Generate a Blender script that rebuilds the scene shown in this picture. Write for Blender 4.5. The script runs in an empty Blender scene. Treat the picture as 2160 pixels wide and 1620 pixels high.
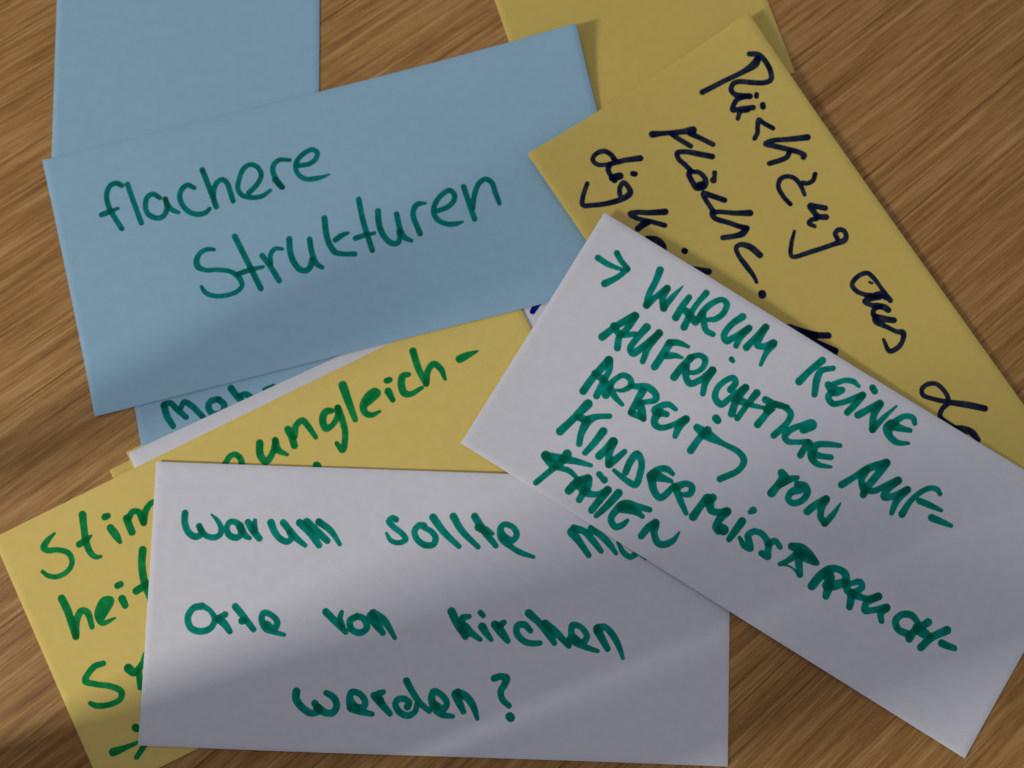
import bpy, math
import numpy as np
from mathutils import Matrix, Vector

# measurements (millimetres): the camera above the table, and for every card its
# place, size, gently bent sheet (B-spline heights in 1/100 mm) and pen strokes
CAM={'z': 320.31, 'f': 1836.41, 'R': [[0.999978, 0.00059, 0.006634], [0.0, 0.996068, -0.088597], [-0.006661, 0.088595, 0.996045]]}
CARDS={
'yback':{"pose":[11.47,115.89,108.49],"L":210.0,"S":99.14,"G":[[33,33,33,33,33,33,33,33,33,33,33,33,32,32,32,32,32,32,32,32,32,32,32,32,32,32,32,32,32],[31,31,31,31,31,31,31,31,31,31,31,31,31,31,31,31,31,31,31,31,31,31,31,31,31,31,31,31,31],[30,30,31,31,31,31,31,31,31,31,31,31,31,31,31,31,31,31,31,31,31,31,31,31,31,31,31,30,30],[30,30,31,31,31,31,31,31,31,31,31,31,31,31,31,31,31,31,31,31,31,31,31,31,31,31,31,30,30],[30,31,31,31,31,31,31,31,31,31,31,31,31,31,31,31,31,31,31,31,31,31,31,31,31,31,31,31,31],[30,31,31,31,31,31,31,31,31,31,31,31,31,31,31,31,31,31,31,31,31,31,31,31,31,31,31,31,31],[30,31,31,31,31,31,31,31,31,31,31,31,31,31,31,31,31,31,31,31,31,31,31,31,31,31,31,31,31],[30,31,31,31,31,31,31,31,31,31,31,31,31,31,31,31,31,31,31,31,31,31,31,31,31,31,31,31,31],[30,30,30,31,31,31,31,31,31,31,31,31,31,31,31,31,31,31,31,31,31,31,31,31,31,31,31,31,31],[30,30,30,30,30,30,31,31,31,31,31,31,31,31,31,31,31,31,31,31,31,31,31,31,31,31,31,31,31],[30,30,30,30,30,30,30,30,30,30,30,30,31,31,31,31,31,31,31,31,31,31,31,31,31,31,31,30,30],[32,31,31,30,30,30,30,30,30,30,30,30,30,30,30,30,31,31,31,31,31,31,31,31,31,31,31,30,30],[36,35,33,32,32,31,31,31,31,31,31,31,31,31,31,31,31,31,31,31,31,31,31,31,31,31,31,31,31],[44,41,39,37,36,35,34,34,33,33,33,33,33,33,33,32,32,32,32,32,32,32,32,32,32,32,32,32,32]],"words":[]},
'bback':{"pose":[-176.61,106.98,90.77],"L":210.0,"S":101.44,"G":[[40,40,40,40,40,40,40,40,40,40,40,40,40,40,40,40,40,40,40,40,40,40,40,40,40,40,40,40,40],[33,34,34,34,34,34,34,34,34,34,34,34,34,34,34,34,34,34,34,34,34,34,34,34,34,34,34,34,33],[31,31,31,31,31,31,31,31,31,31,31,31,31,31,31,31,31,31,31,31,31,31,31,31,31,31,31,31,31],[30,30,30,30,30,30,30,30,30,30,30,30,30,30,30,30,30,30,30,30,30,30,30,30,30,30,30,30,30],[30,30,30,30,30,30,30,30,30,30,30,30,30,30,30,30,30,30,30,30,30,30,30,30,30,30,30,30,30],[30,31,31,31,31,31,31,31,31,31,31,31,31,31,31,31,31,31,31,31,31,31,31,31,31,31,31,31,30],[31,31,31,31,31,31,31,31,31,31,31,31,31,31,31,31,31,31,31,31,31,31,31,31,31,31,31,31,31],[31,31,31,31,31,31,31,31,31,31,31,31,31,31,31,31,31,31,31,31,31,31,31,31,31,31,31,31,31],[30,31,31,31,31,31,31,31,31,31,31,31,31,31,31,31,31,31,31,31,31,31,31,31,31,31,31,31,30],[30,30,30,30,30,30,30,30,30,30,30,30,30,30,30,30,30,30,30,30,30,30,30,30,30,30,30,30,30],[30,30,30,30,30,30,30,30,30,30,30,30,30,30,30,30,30,30,30,30,30,30,30,30,30,30,30,30,30],[31,31,31,31,31,31,31,31,31,31,31,31,31,31,31,31,31,31,31,31,31,31,31,31,31,31,31,31,31],[33,34,34,34,34,34,34,34,34,34,34,34,34,34,34,34,34,34,34,34,34,34,34,34,34,34,34,34,33],[40,40,40,40,40,40,40,40,40,40,40,40,40,40,40,40,40,40,40,40,40,40,40,40,40,40,40,40,40]],"words":[]},
'yslivA':{"pose":[-149.86,-3.23,27.2],"L":210.0,"S":99.6,"G":[[30,30,30,30,30,30,30,30,30,30,30,30,30,30,30,30,30,30,30,30,30,30,30,30,30,30,30,30,30],[30,30,30,30,30,30,30,30,30,30,30,30,30,30,30,30,30,30,30,30,30,30,30,30,30,30,30,30,30],[30,30,30,30,30,30,30,30,30,30,30,30,30,30,30,30,30,30,30,30,30,30,30,30,30,30,30,30,30],[30,30,30,31,31,31,31,31,30,30,30,30,30,30,30,30,30,30,30,30,30,31,31,31,31,31,30,30,30],[30,30,30,31,31,31,31,31,31,31,31,31,31,31,31,31,31,31,31,31,31,31,31,31,31,31,30,30,30],[30,30,30,31,31,31,31,31,30,30,30,30,30,30,30,30,30,30,30,30,30,31,31,31,31,31,30,30,30],[30,30,30,31,31,31,31,30,30,30,30,30,30,30,30,30,30,30,30,30,30,30,31,31,31,31,30,30,30],[30,30,30,31,31,31,31,30,30,30,30,30,30,30,30,30,30,30,30,30,30,30,31,31,31,31,30,30,30],[30,30,30,31,31,31,31,31,30,30,30,30,30,30,30,30,30,30,30,30,30,31,31,31,31,31,30,30,30],[30,30,30,31,31,31,31,31,31,31,31,31,31,31,31,31,31,31,31,31,31,31,31,31,31,31,30,30,30],[30,30,30,31,31,31,31,31,30,30,30,30,30,30,30,30,30,30,30,30,30,31,31,31,31,31,30,30,30],[30,30,30,30,30,30,30,30,30,30,30,30,30,30,30,30,30,30,30,30,30,30,30,30,30,30,30,30,30],[30,30,30,30,30,30,30,30,30,30,30,30,30,30,30,30,30,30,30,30,30,30,30,30,30,30,30,30,30],[30,30,30,30,30,30,30,30,30,30,30,30,30,30,30,30,30,30,30,30,30,30,30,30,30,30,30,30,30]],"words":[]},
'yslivB':{"pose":[-143.83,3.53,25.95],"L":210.0,"S":99.6,"G":[[67,67,67,68,68,68,68,68,68,68,68,68,68,68,68,68,68,68,68,68,69,69,69,69,69,68,67,66,64],[68,68,68,68,68,68,68,68,68,68,68,68,68,68,69,69,69,69,69,69,69,69,69,69,69,69,68,67,65],[68,69,69,69,69,69,69,69,69,69,69,69,69,69,69,69,69,69,69,69,69,69,69,69,69,69,68,67,65],[69,69,69,69,69,69,69,69,69,69,69,69,69,69,69,69,69,69,69,69,69,69,69,69,69,69,68,67,65],[69,69,69,69,69,69,69,69,69,69,69,69,69,69,69,69,69,69,69,69,69,69,69,69,69,69,68,67,66],[69,69,69,69,69,69,69,69,69,69,69,69,69,69,69,69,69,69,69,69,69,69,69,69,69,69,68,67,66],[69,69,69,69,69,69,69,69,69,69,69,69,69,69,69,69,69,69,69,69,69,69,69,69,69,69,68,67,66],[69,69,69,69,69,69,69,69,69,69,69,69,69,69,69,69,69,69,69,69,69,69,69,69,69,69,68,67,66],[69,69,69,69,69,69,69,69,69,69,69,69,69,69,69,69,69,69,69,69,69,69,69,69,69,69,68,67,66],[69,69,69,69,69,69,69,69,69,69,69,69,69,69,69,69,69,69,69,69,69,69,69,69,69,69,68,67,66],[69,69,69,69,69,69,69,69,69,69,69,69,69,69,69,69,69,69,69,69,69,69,69,69,69,69,68,67,65],[69,69,69,69,69,69,69,69,69,69,69,69,69,69,69,69,69,69,69,69,69,69,69,69,69,69,68,67,65],[68,69,69,69,69,69,69,69,69,69,69,69,69,69,69,69,69,69,69,69,69,69,69,69,69,69,68,66,65],[68,68,68,69,69,69,69,69,69,69,69,68,68,68,68,68,68,68,68,68,69,69,69,69,69,68,67,66,64]],"words":[]},
'moh':{"pose":[-153.93,79.17,12.11],"L":210.0,"S":99.6,"G":[[43,44,44,44,43,43,43,42,42,42,42,42,42,41,41,41,41,42,42,43,43,44,45,46,47,47,46,45,43],[44,45,45,46,46,46,47,47,47,48,49,49,50,51,52,53,53,55,56,57,59,60,62,63,64,64,63,62,60],[46,47,47,48,49,50,51,52,53,55,56,58,59,61,62,64,66,68,70,72,74,76,78,80,81,81,80,79,76],[48,50,51,52,54,55,57,59,61,63,65,67,70,72,74,76,79,81,84,86,89,91,94,96,97,97,96,94,91],[53,55,56,58,60,62,65,67,70,73,75,78,81,84,86,89,92,94,97,99,102,105,107,109,110,110,109,106,103],[60,62,64,67,69,72,75,77,81,84,87,90,93,96,98,101,104,106,108,111,113,115,117,118,119,118,117,114,111],[70,72,74,77,80,83,86,89,92,95,98,101,104,107,109,112,113,115,117,118,120,121,122,123,123,122,120,118,115],[81,83,86,89,92,94,98,101,103,106,109,111,114,116,117,119,120,121,122,122,123,124,124,124,124,123,122,120,117],[93,95,98,100,103,106,108,111,113,115,117,118,120,121,121,122,123,123,123,123,124,124,124,124,124,123,122,120,118],[104,106,109,111,113,115,116,118,119,120,121,122,122,123,123,123,123,123,123,123,123,123,123,123,123,122,121,120,118],[113,115,117,118,119,120,121,122,122,123,123,123,123,123,123,123,123,123,123,123,123,123,123,123,122,122,121,120,119],[119,121,122,122,123,123,123,123,123,123,123,123,123,123,123,122,122,122,122,122,122,122,122,122,122,122,121,120,119],[123,124,125,125,125,124,124,124,123,123,122,122,122,122,122,122,122,122,122,121,121,122,122,122,122,121,121,120,119],[126,126,127,126,126,125,124,124,123,122,122,122,121,121,121,121,121,121,121,121,121,121,121,121,121,121,121,120,119]],"words":[["Moh","g",[[107,622,244,112,664,244,128,706,201],[109,620,244,131,618,201,151,645,218,180,683,201],[167,644,192,183,626,201,205,643,218,242,696,201],[305,642,227,280,644,227,267,663,227,279,690,227,312,693,227,326,669,227,309,643,227],[361,612,244,378,647,227,403,681,227],[389,647,209,409,645,218,436,671,244],[483,643,174,515,638,174]]]]},
'strip':{"pose":[-142.51,3.1,25.01],"L":210.0,"S":99.6,"G":[[173,174,174,174,173,172,171,170,169,168,167,166,166,166,166,165,165,165,166,166,166,166,166,166,166,165,163,161,159],[172,173,173,173,173,173,172,171,170,170,169,169,168,168,168,168,168,168,168,168,168,169,169,169,168,167,166,164,162],[169,170,171,172,172,172,172,172,171,171,171,170,170,170,170,170,170,170,170,170,170,171,171,171,170,170,168,167,165],[164,166,168,169,170,170,171,171,171,171,171,171,171,171,171,171,171,171,171,172,172,172,172,172,172,171,170,168,166],[157,159,161,162,164,165,166,167,168,169,169,170,170,171,171,171,172,172,172,172,172,172,173,173,172,172,171,169,168],[148,150,152,154,156,157,159,161,162,163,165,166,167,168,169,169,170,170,171,171,172,172,172,173,172,172,171,170,168],[138,140,142,144,146,148,150,152,154,155,157,159,161,162,164,165,166,167,168,169,170,171,171,172,172,171,171,170,168],[130,132,133,135,137,139,141,142,144,146,148,150,152,154,156,158,159,161,163,164,166,167,168,169,169,169,169,168,166],[123,125,126,127,129,130,132,134,135,137,139,141,143,145,147,149,151,153,155,156,158,160,162,163,164,165,165,164,162],[119,120,121,122,123,124,125,127,128,129,131,133,134,136,138,139,141,143,145,147,149,151,153,155,156,157,157,156,155],[116,117,118,118,119,120,120,121,122,123,124,125,127,128,129,131,132,134,135,137,139,140,142,144,145,146,146,145,144],[115,115,116,116,116,117,117,117,118,118,119,120,120,121,122,123,124,125,126,127,128,130,131,132,133,133,133,133,132],[114,114,115,115,115,115,114,114,114,114,115,115,115,115,115,116,116,116,117,117,118,119,119,120,120,120,120,120,119],[113,113,113,113,113,112,112,112,111,111,110,110,109,109,109,108,108,108,108,108,108,108,108,108,108,108,107,106,105]],"words":[["stroke","b",[[1562,153,209,1586,138,218,1623,123,174]]]]},
'stim':{"pose":[-191.35,-27.82,26.26],"L":209.97,"S":100.62,"G":[[46,66,88,111,135,159,182,203,220,230,236,238,238,237,235,233,232,231,229,228,227,226,226,225,224,224,224,224,224],[43,63,84,107,130,154,177,198,214,225,230,232,232,231,230,229,228,228,227,227,226,226,225,225,225,224,224,224,225],[42,61,81,103,126,150,173,193,210,219,224,226,226,226,226,226,225,225,226,226,226,226,225,225,225,225,225,225,226],[41,59,79,100,122,145,168,188,204,213,218,220,220,221,221,221,222,223,223,224,224,225,225,225,226,226,226,226,227],[40,58,77,97,119,141,163,182,197,206,211,213,214,214,215,216,217,218,220,221,222,223,224,224,225,225,226,226,227],[40,57,75,94,115,136,157,176,190,199,203,205,206,207,208,209,210,212,214,215,217,218,220,221,222,223,224,225,226],[41,57,73,92,112,132,152,170,183,191,196,198,198,199,200,201,203,204,206,208,210,212,214,215,217,218,220,221,222],[41,56,72,89,108,128,147,164,177,184,189,190,191,191,192,193,194,196,198,200,202,204,206,208,210,211,213,215,217],[41,55,71,87,105,124,143,159,171,179,183,184,184,184,185,185,186,188,190,192,194,195,197,199,201,203,205,207,209],[41,55,69,85,103,121,139,155,167,174,178,179,179,178,178,179,180,181,182,184,185,187,188,190,192,194,195,197,199],[41,54,68,84,101,118,136,152,164,171,174,174,174,174,173,173,174,174,175,176,177,179,180,181,182,184,185,187,189],[41,54,67,83,99,116,133,149,161,167,170,171,170,169,169,169,169,169,169,170,170,171,172,172,173,174,175,177,178],[41,54,67,82,98,114,131,146,157,164,167,168,167,166,165,164,164,164,164,164,164,164,164,164,164,165,166,167,169],[42,54,67,82,97,113,129,143,154,161,164,165,164,163,162,161,160,159,158,158,157,157,156,156,156,156,157,158,159]],"words":[["Stim","y",[[212,85,87,178,97,201,155,114,235,163,129,209,199,145,183,229,174,201,228,207,183,202,229,183,156,231,174,128,213,166,116,191,140],[332,69,270,318,113,244,305,159,244,302,205,218,314,230,174,331,236,122],[277,161,227,303,159,235,330,152,87],[405,158,262,412,188,279,416,219,157],[403,113,244,414,114,218],[473,153,270,471,179,262,470,206,262],[480,155,235,503,141,209,522,152,218,523,176,244,523,195,244],[524,191,244,551,156,227,581,142,192,608,153,192]]],["mungleich-","y",[[875,136,218,905,116,201,926,118,201,936,138,218,932,167,218],[1023,120,262,1007,161,262,1015,191,244,1051,173,218,1079,138,218],[1078,136,235,1073,172,235,1096,203,122],[1137,121,262,1138,149,262,1133,185,244],[1146,153,262,1170,121,227,1198,114,218,1207,139,218,1216,192,166],[1308,129,209,1290,123,244,1266,144,253,1263,179,244,1287,179,201,1321,157,218,1334,131,244],[1334,131,253,1329,185,227,1316,232,218,1284,277,218,1275,245,157],[1175,285,262,1178,290,262],[1386,63,305,1379,127,270,1373,197,201],[1427,163,244,1466,156,218,1490,145,218,1482,132,201,1454,140,262,1423,163,270,1416,189,235,1432,208,201,1467,210,105],[1526,157,262,1527,193,192],[1538,119,218,1548,121,218],[1620,134,183,1599,130,235,1581,154,262,1576,188,253,1594,202,209,1642,200,148],[1672,63,253,1662,130,235,1663,194,218],[1666,191,218,1689,154,218,1720,140,227,1735,169,218,1733,209,131],[1814,166,288,1843,166,244,1886,169,78]]],["heit","y",[[140,310,270,142,358,270,132,456,244],[133,454,244,154,411,244,186,382,235,204,395,235,199,451,183],[247,432,262,284,408,262,298,394,262,278,384,244,256,397,262,234,426,244,239,454,209,287,459,87],[339,408,270,339,434,235],[343,358,227,355,358,227],[479,282,270,455,327,262,438,384,262,431,456,218],[397,405,262,445,400,244]]],["Sy","y",[[183,586,192,151,582,218,113,599,218,99,614,227,126,639,201,176,673,209,201,705,218,189,726,209,151,729,192,102,712,201,83,693,157],[258,642,314,270,664,262,306,652,218,335,624,201],[288,666,218,270,722,218]]],["ii","y",[[196,842,262,199,846,262],[89,884,288,131,889,201,181,892,131],[204,910,201,157,937,183]]]]},
'flach':{"pose":[-179.87,113.54,14.14],"L":208.13,"S":100.13,"G":[[106,108,110,112,113,115,116,117,119,120,122,125,128,132,136,142,151,161,176,194,216,244,276,315,359,409,466,530,600],[84,87,90,92,94,96,97,99,99,101,102,103,105,107,109,111,115,122,131,143,158,177,201,229,261,298,341,389,442],[70,73,77,81,83,86,87,88,89,89,90,91,92,92,92,92,93,96,101,108,118,130,146,166,188,215,245,280,319],[62,67,72,76,79,82,83,84,85,85,86,86,86,86,84,83,82,82,84,88,93,101,111,124,139,156,177,201,228],[60,66,72,77,81,84,85,86,86,87,87,87,87,86,84,82,80,79,79,80,83,87,93,100,109,120,133,148,166],[61,69,76,82,87,90,91,91,92,92,92,92,91,91,89,87,86,84,83,84,85,87,89,93,98,103,110,119,129],[66,74,82,89,94,97,98,98,98,98,98,99,99,98,98,97,96,95,94,94,95,95,97,98,100,102,105,109,114],[72,80,88,96,100,103,104,105,105,105,106,107,107,108,108,109,109,109,109,109,110,111,111,112,112,113,113,115,116],[79,87,95,102,106,109,111,112,113,114,115,116,118,120,121,123,124,126,127,128,129,130,131,132,132,132,132,132,132],[89,97,104,110,114,117,120,121,123,125,127,130,132,135,138,141,144,147,150,152,154,156,157,158,159,159,159,159,159],[103,110,116,122,127,130,133,136,138,141,144,148,152,156,161,165,170,174,178,182,186,189,191,193,194,195,195,196,196],[122,128,134,140,145,149,153,156,160,164,169,173,179,185,191,197,203,209,215,221,225,230,233,236,238,240,241,242,243],[148,154,160,166,171,176,180,185,190,195,200,207,214,221,229,237,245,252,260,267,274,279,284,288,291,294,296,298,299],[182,188,194,200,205,211,216,221,227,234,241,248,257,266,275,285,295,304,314,322,330,337,343,349,353,357,360,363,365]],"words":[["flachere","g",[[272,170,192,255,157,192,232,159,192,215,177,192,206,205,192,209,246,192,221,287,192,238,333,192],[175,262,201,204,258,201,240,253,122],[294,171,192,301,234,192,314,330,192],[402,253,166,379,232,192,358,237,192,343,266,192,344,299,192,363,320,192,386,328,192,406,320,192,420,295,192,421,262,192],[421,261,183,426,290,183,438,310,183,458,325,148],[536,247,166,513,230,192,490,240,192,475,267,192,479,301,192,499,334,192,528,350,192,555,351,192,575,340,148],[580,186,201,591,261,201,601,339,201],[599,308,157,604,278,192,623,248,192,646,242,192,660,259,192,664,291,192,667,332,192],[732,316,201,769,292,183,792,260,183,784,227,183,760,211,183,732,221,183,709,253,183,695,290,183,704,318,183,732,335,183,777,341,183,813,327,131],[909,231,140,872,221,174,848,232,192,838,255,192,843,290,192,859,327,192],[838,291,218,856,324,218],[937,260,183,978,263,183,1006,250,183,1016,229,183,1003,213,183,970,218,183,938,238,183,924,263,183,931,298,183,954,318,183,996,325,183,1043,322,70]]],["Strukturen","g",[[558,497,131,534,490,174,505,497,174,485,523,218,486,547,218,509,565,174,556,576,174,602,596,174,627,628,201,630,657,174,607,674,174,561,678,174,518,668,174,491,647,174,482,623,122],[644,467,209,665,554,209,696,685,209],[626,610,192,672,606,192,722,607,131],[728,564,201,746,605,201,769,673,201],[752,604,174,760,567,174,780,551,174,807,558,122],[840,527,218,833,574,218,837,617,218,855,652,218,876,660,218,894,649,218,906,625,218],[914,547,201,911,594,201,918,644,201,936,664,157],[986,482,218,979,546,218,983,589,218,996,619,218,1021,632,183,1066,644,192],[1007,574,201,1032,563,201,1059,559,122],[1127,443,201,1124,522,201,1132,646,201],[1081,586,192,1114,583,192,1155,584,131],[1187,505,218,1179,559,218,1188,608,218,1209,638,218,1230,643,201,1242,627,192,1247,600,218],[1252,534,201,1252,596,201,1262,630,201,1283,647,148],[1367,520,105,1338,516,201,1319,531,201,1311,560,201,1315,594,201,1320,629,201],[1396,560,192,1441,555,192,1470,539,192,1480,516,192,1467,494,192,1433,504,192,1402,531,192,1388,561,192,1397,594,192,1426,617,192,1456,625,192,1487,624,78],[1521,493,201,1525,549,201,1531,625,201],[1537,585,131,1550,541,192,1579,496,192,1607,485,192,1627,503,192,1631,545,192,1636,590,166]]]]},
'rueck':{"pose":[87.04,169.04,-56.63],"L":210.03,"S":99.83,"G":[[519,465,416,373,335,303,275,253,235,220,208,199,192,187,183,180,178,177,176,176,176,177,177,178,180,181,183,184,186],[388,347,309,277,248,224,204,189,176,167,160,154,151,148,146,144,144,143,143,144,144,145,146,146,147,149,150,151,153],[287,257,229,205,184,167,153,143,135,130,126,124,122,121,120,120,120,121,121,122,122,123,124,124,125,126,127,128,129],[215,193,173,155,140,129,120,114,110,108,106,106,106,106,106,106,107,107,108,108,109,109,110,111,111,112,112,113,114],[169,153,139,126,116,108,103,100,98,98,98,98,99,99,99,100,100,101,101,102,102,103,103,104,104,104,105,105,106],[144,134,124,115,108,103,100,99,98,98,99,99,99,99,99,99,99,99,99,100,100,100,101,101,101,101,101,101,102],[139,132,126,120,115,112,110,109,109,108,108,107,106,105,104,103,102,101,101,100,100,100,100,100,100,100,100,100,100],[150,146,142,139,136,134,133,132,130,129,127,124,121,118,115,112,110,108,106,104,103,102,102,101,101,101,101,100,100],[178,175,172,171,169,168,167,166,164,160,156,151,146,140,135,129,124,120,116,113,110,108,107,106,105,104,103,103,102],[219,217,216,215,215,215,214,212,209,203,196,188,180,171,163,155,147,140,134,129,124,120,117,115,113,112,110,109,108],[273,272,271,271,272,273,272,270,265,258,247,236,225,213,201,190,179,170,161,153,146,140,136,132,129,126,124,123,121],[339,339,339,340,341,342,342,339,333,323,309,295,280,265,250,235,222,209,197,187,177,170,163,158,153,150,147,144,142],[418,418,418,419,421,421,421,418,410,398,381,363,345,327,308,291,274,258,243,230,219,209,200,193,188,183,179,176,174],[508,508,509,510,511,512,510,506,497,482,463,442,421,399,377,356,336,318,300,285,271,259,248,240,232,227,222,218,215]],"words":[["Rück","n",[[134,82,192,156,56,192,198,49,192,242,57,192,261,71,192,256,96,192,228,135,192,198,173,192,194,195,192,209,213,192,230,211,192,248,196,227,268,169,227],[261,178,192,252,215,192,263,239,192,276,251,192,291,220,201,311,183,209],[309,205,166,298,232,166,314,254,166],[168,69,262,177,86,305,177,133,209,165,220,192,155,308,209],[276,144,174,283,149,174],[322,147,209,330,151,209],[418,166,174,381,184,174,361,191,174,381,210,174,401,225,174,412,245,174],[519,80,235,485,143,201,453,201,183,452,222,192,473,204,201,509,171,201,548,138,201,568,128,201,573,135,201],[528,167,192,538,185,192,535,209,192,522,253,192]]],["zug","n",[[693,277,174,656,282,174,614,276,174,594,253,174,599,227,174,618,209,174,651,204,174,693,212,148],[650,135,174,665,154,174,664,178,174,653,192,192],[777,178,209,752,204,209,741,219,244,761,221,209,788,218,209,807,195,227],[793,227,183,786,249,183,792,260,183,813,250,140],[898,207,183,877,202,183,873,182,183,887,170,183,909,175,183,917,191,218,908,228,183,884,318,183,859,386,166,820,361,157,786,323,113]]],["aus","n",[[1195,179,201,1172,179,174,1128,180,148,1093,181,174,1065,190,174,1056,225,174,1069,261,174,1098,262,174,1127,243,174,1147,220,218,1157,195,227,1180,187,174],[1163,204,218,1150,232,235,1147,260,174,1168,250,174,1188,227,218,1206,211,235,1220,206,227],[1194,221,183,1190,247,183,1207,262,183,1228,250,262,1246,231,235,1263,211,218],[1214,259,227,1230,268,218,1269,247,174,1305,225,174,1319,210,218,1339,223,174,1354,255,183,1348,290,183,1301,284,122],[1097,203,96,1106,197,96]]],["un","n",[[1177,445,235,1149,483,235,1115,513,235,1072,547,235],[1152,485,244,1114,523,262],[1237,455,218,1210,473,218,1162,503,218],[1243,464,218,1176,502,218]]],["da","n",[[1711,125,227,1665,170,235,1625,215,201,1582,258,166,1546,283,166,1527,272,166,1525,244,166,1541,219,166,1573,210,166,1603,212,166,1622,223,166,1627,254,174,1644,276,174,1673,271,174,1712,256,192,1753,244,192],[1706,257,148,1728,231,192,1757,215,244,1790,212,192]]],["Fläche","n",[[187,557,262,207,519,192,239,459,218,257,420,297],[225,496,192,258,483,192,303,462,192],[262,435,227,294,416,192,344,388,192],[381,417,218,347,452,218,310,492,192,298,519,192,319,528,192,351,521,192,386,514,192],[386,517,209,388,528,209,419,535,209,449,534,227,458,507,244,438,488,201,406,493,183,387,515,174],[448,519,288,450,512,288],[438,445,192,450,454,157,459,465,244],[545,474,209,511,500,209,482,526,209,502,532,183,534,533,183,560,534,209],[638,422,244,607,470,192,567,523,183,562,541,218,581,544,201,625,510,192,659,484,192,679,465,218],[679,465,218,687,490,244,679,520,201,660,561,201],[790,483,235,745,496,235,718,520,192,718,541,174,745,550,174,799,549,201,843,548,157,867,552,131],[914,560,279,918,562,279]]],["digkeit","n",[[239,649,235,216,699,201,204,734,201,194,765,174,173,799,174,149,804,174,136,782,174,143,749,192,165,735,192,198,734,218],[197,759,209,213,777,192,240,780,192,258,779,227],[247,780,279,255,753,279],[274,706,209,279,700,209],[314,793,192,295,781,174,284,756,192,306,750,192,329,756,227,335,780,218,322,841,201,295,903,183,275,934,183,252,919,174,214,873,166],[461,687,244,432,739,209,403,783,192,398,802,209,423,792,183,463,754,183,503,718,192],[459,765,244,457,788,244,460,811,218],[506,801,157,533,776,262,561,769,262,575,772,209],[623,711,227,625,710,227],[702,720,235,737,679,227]]]]},
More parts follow.
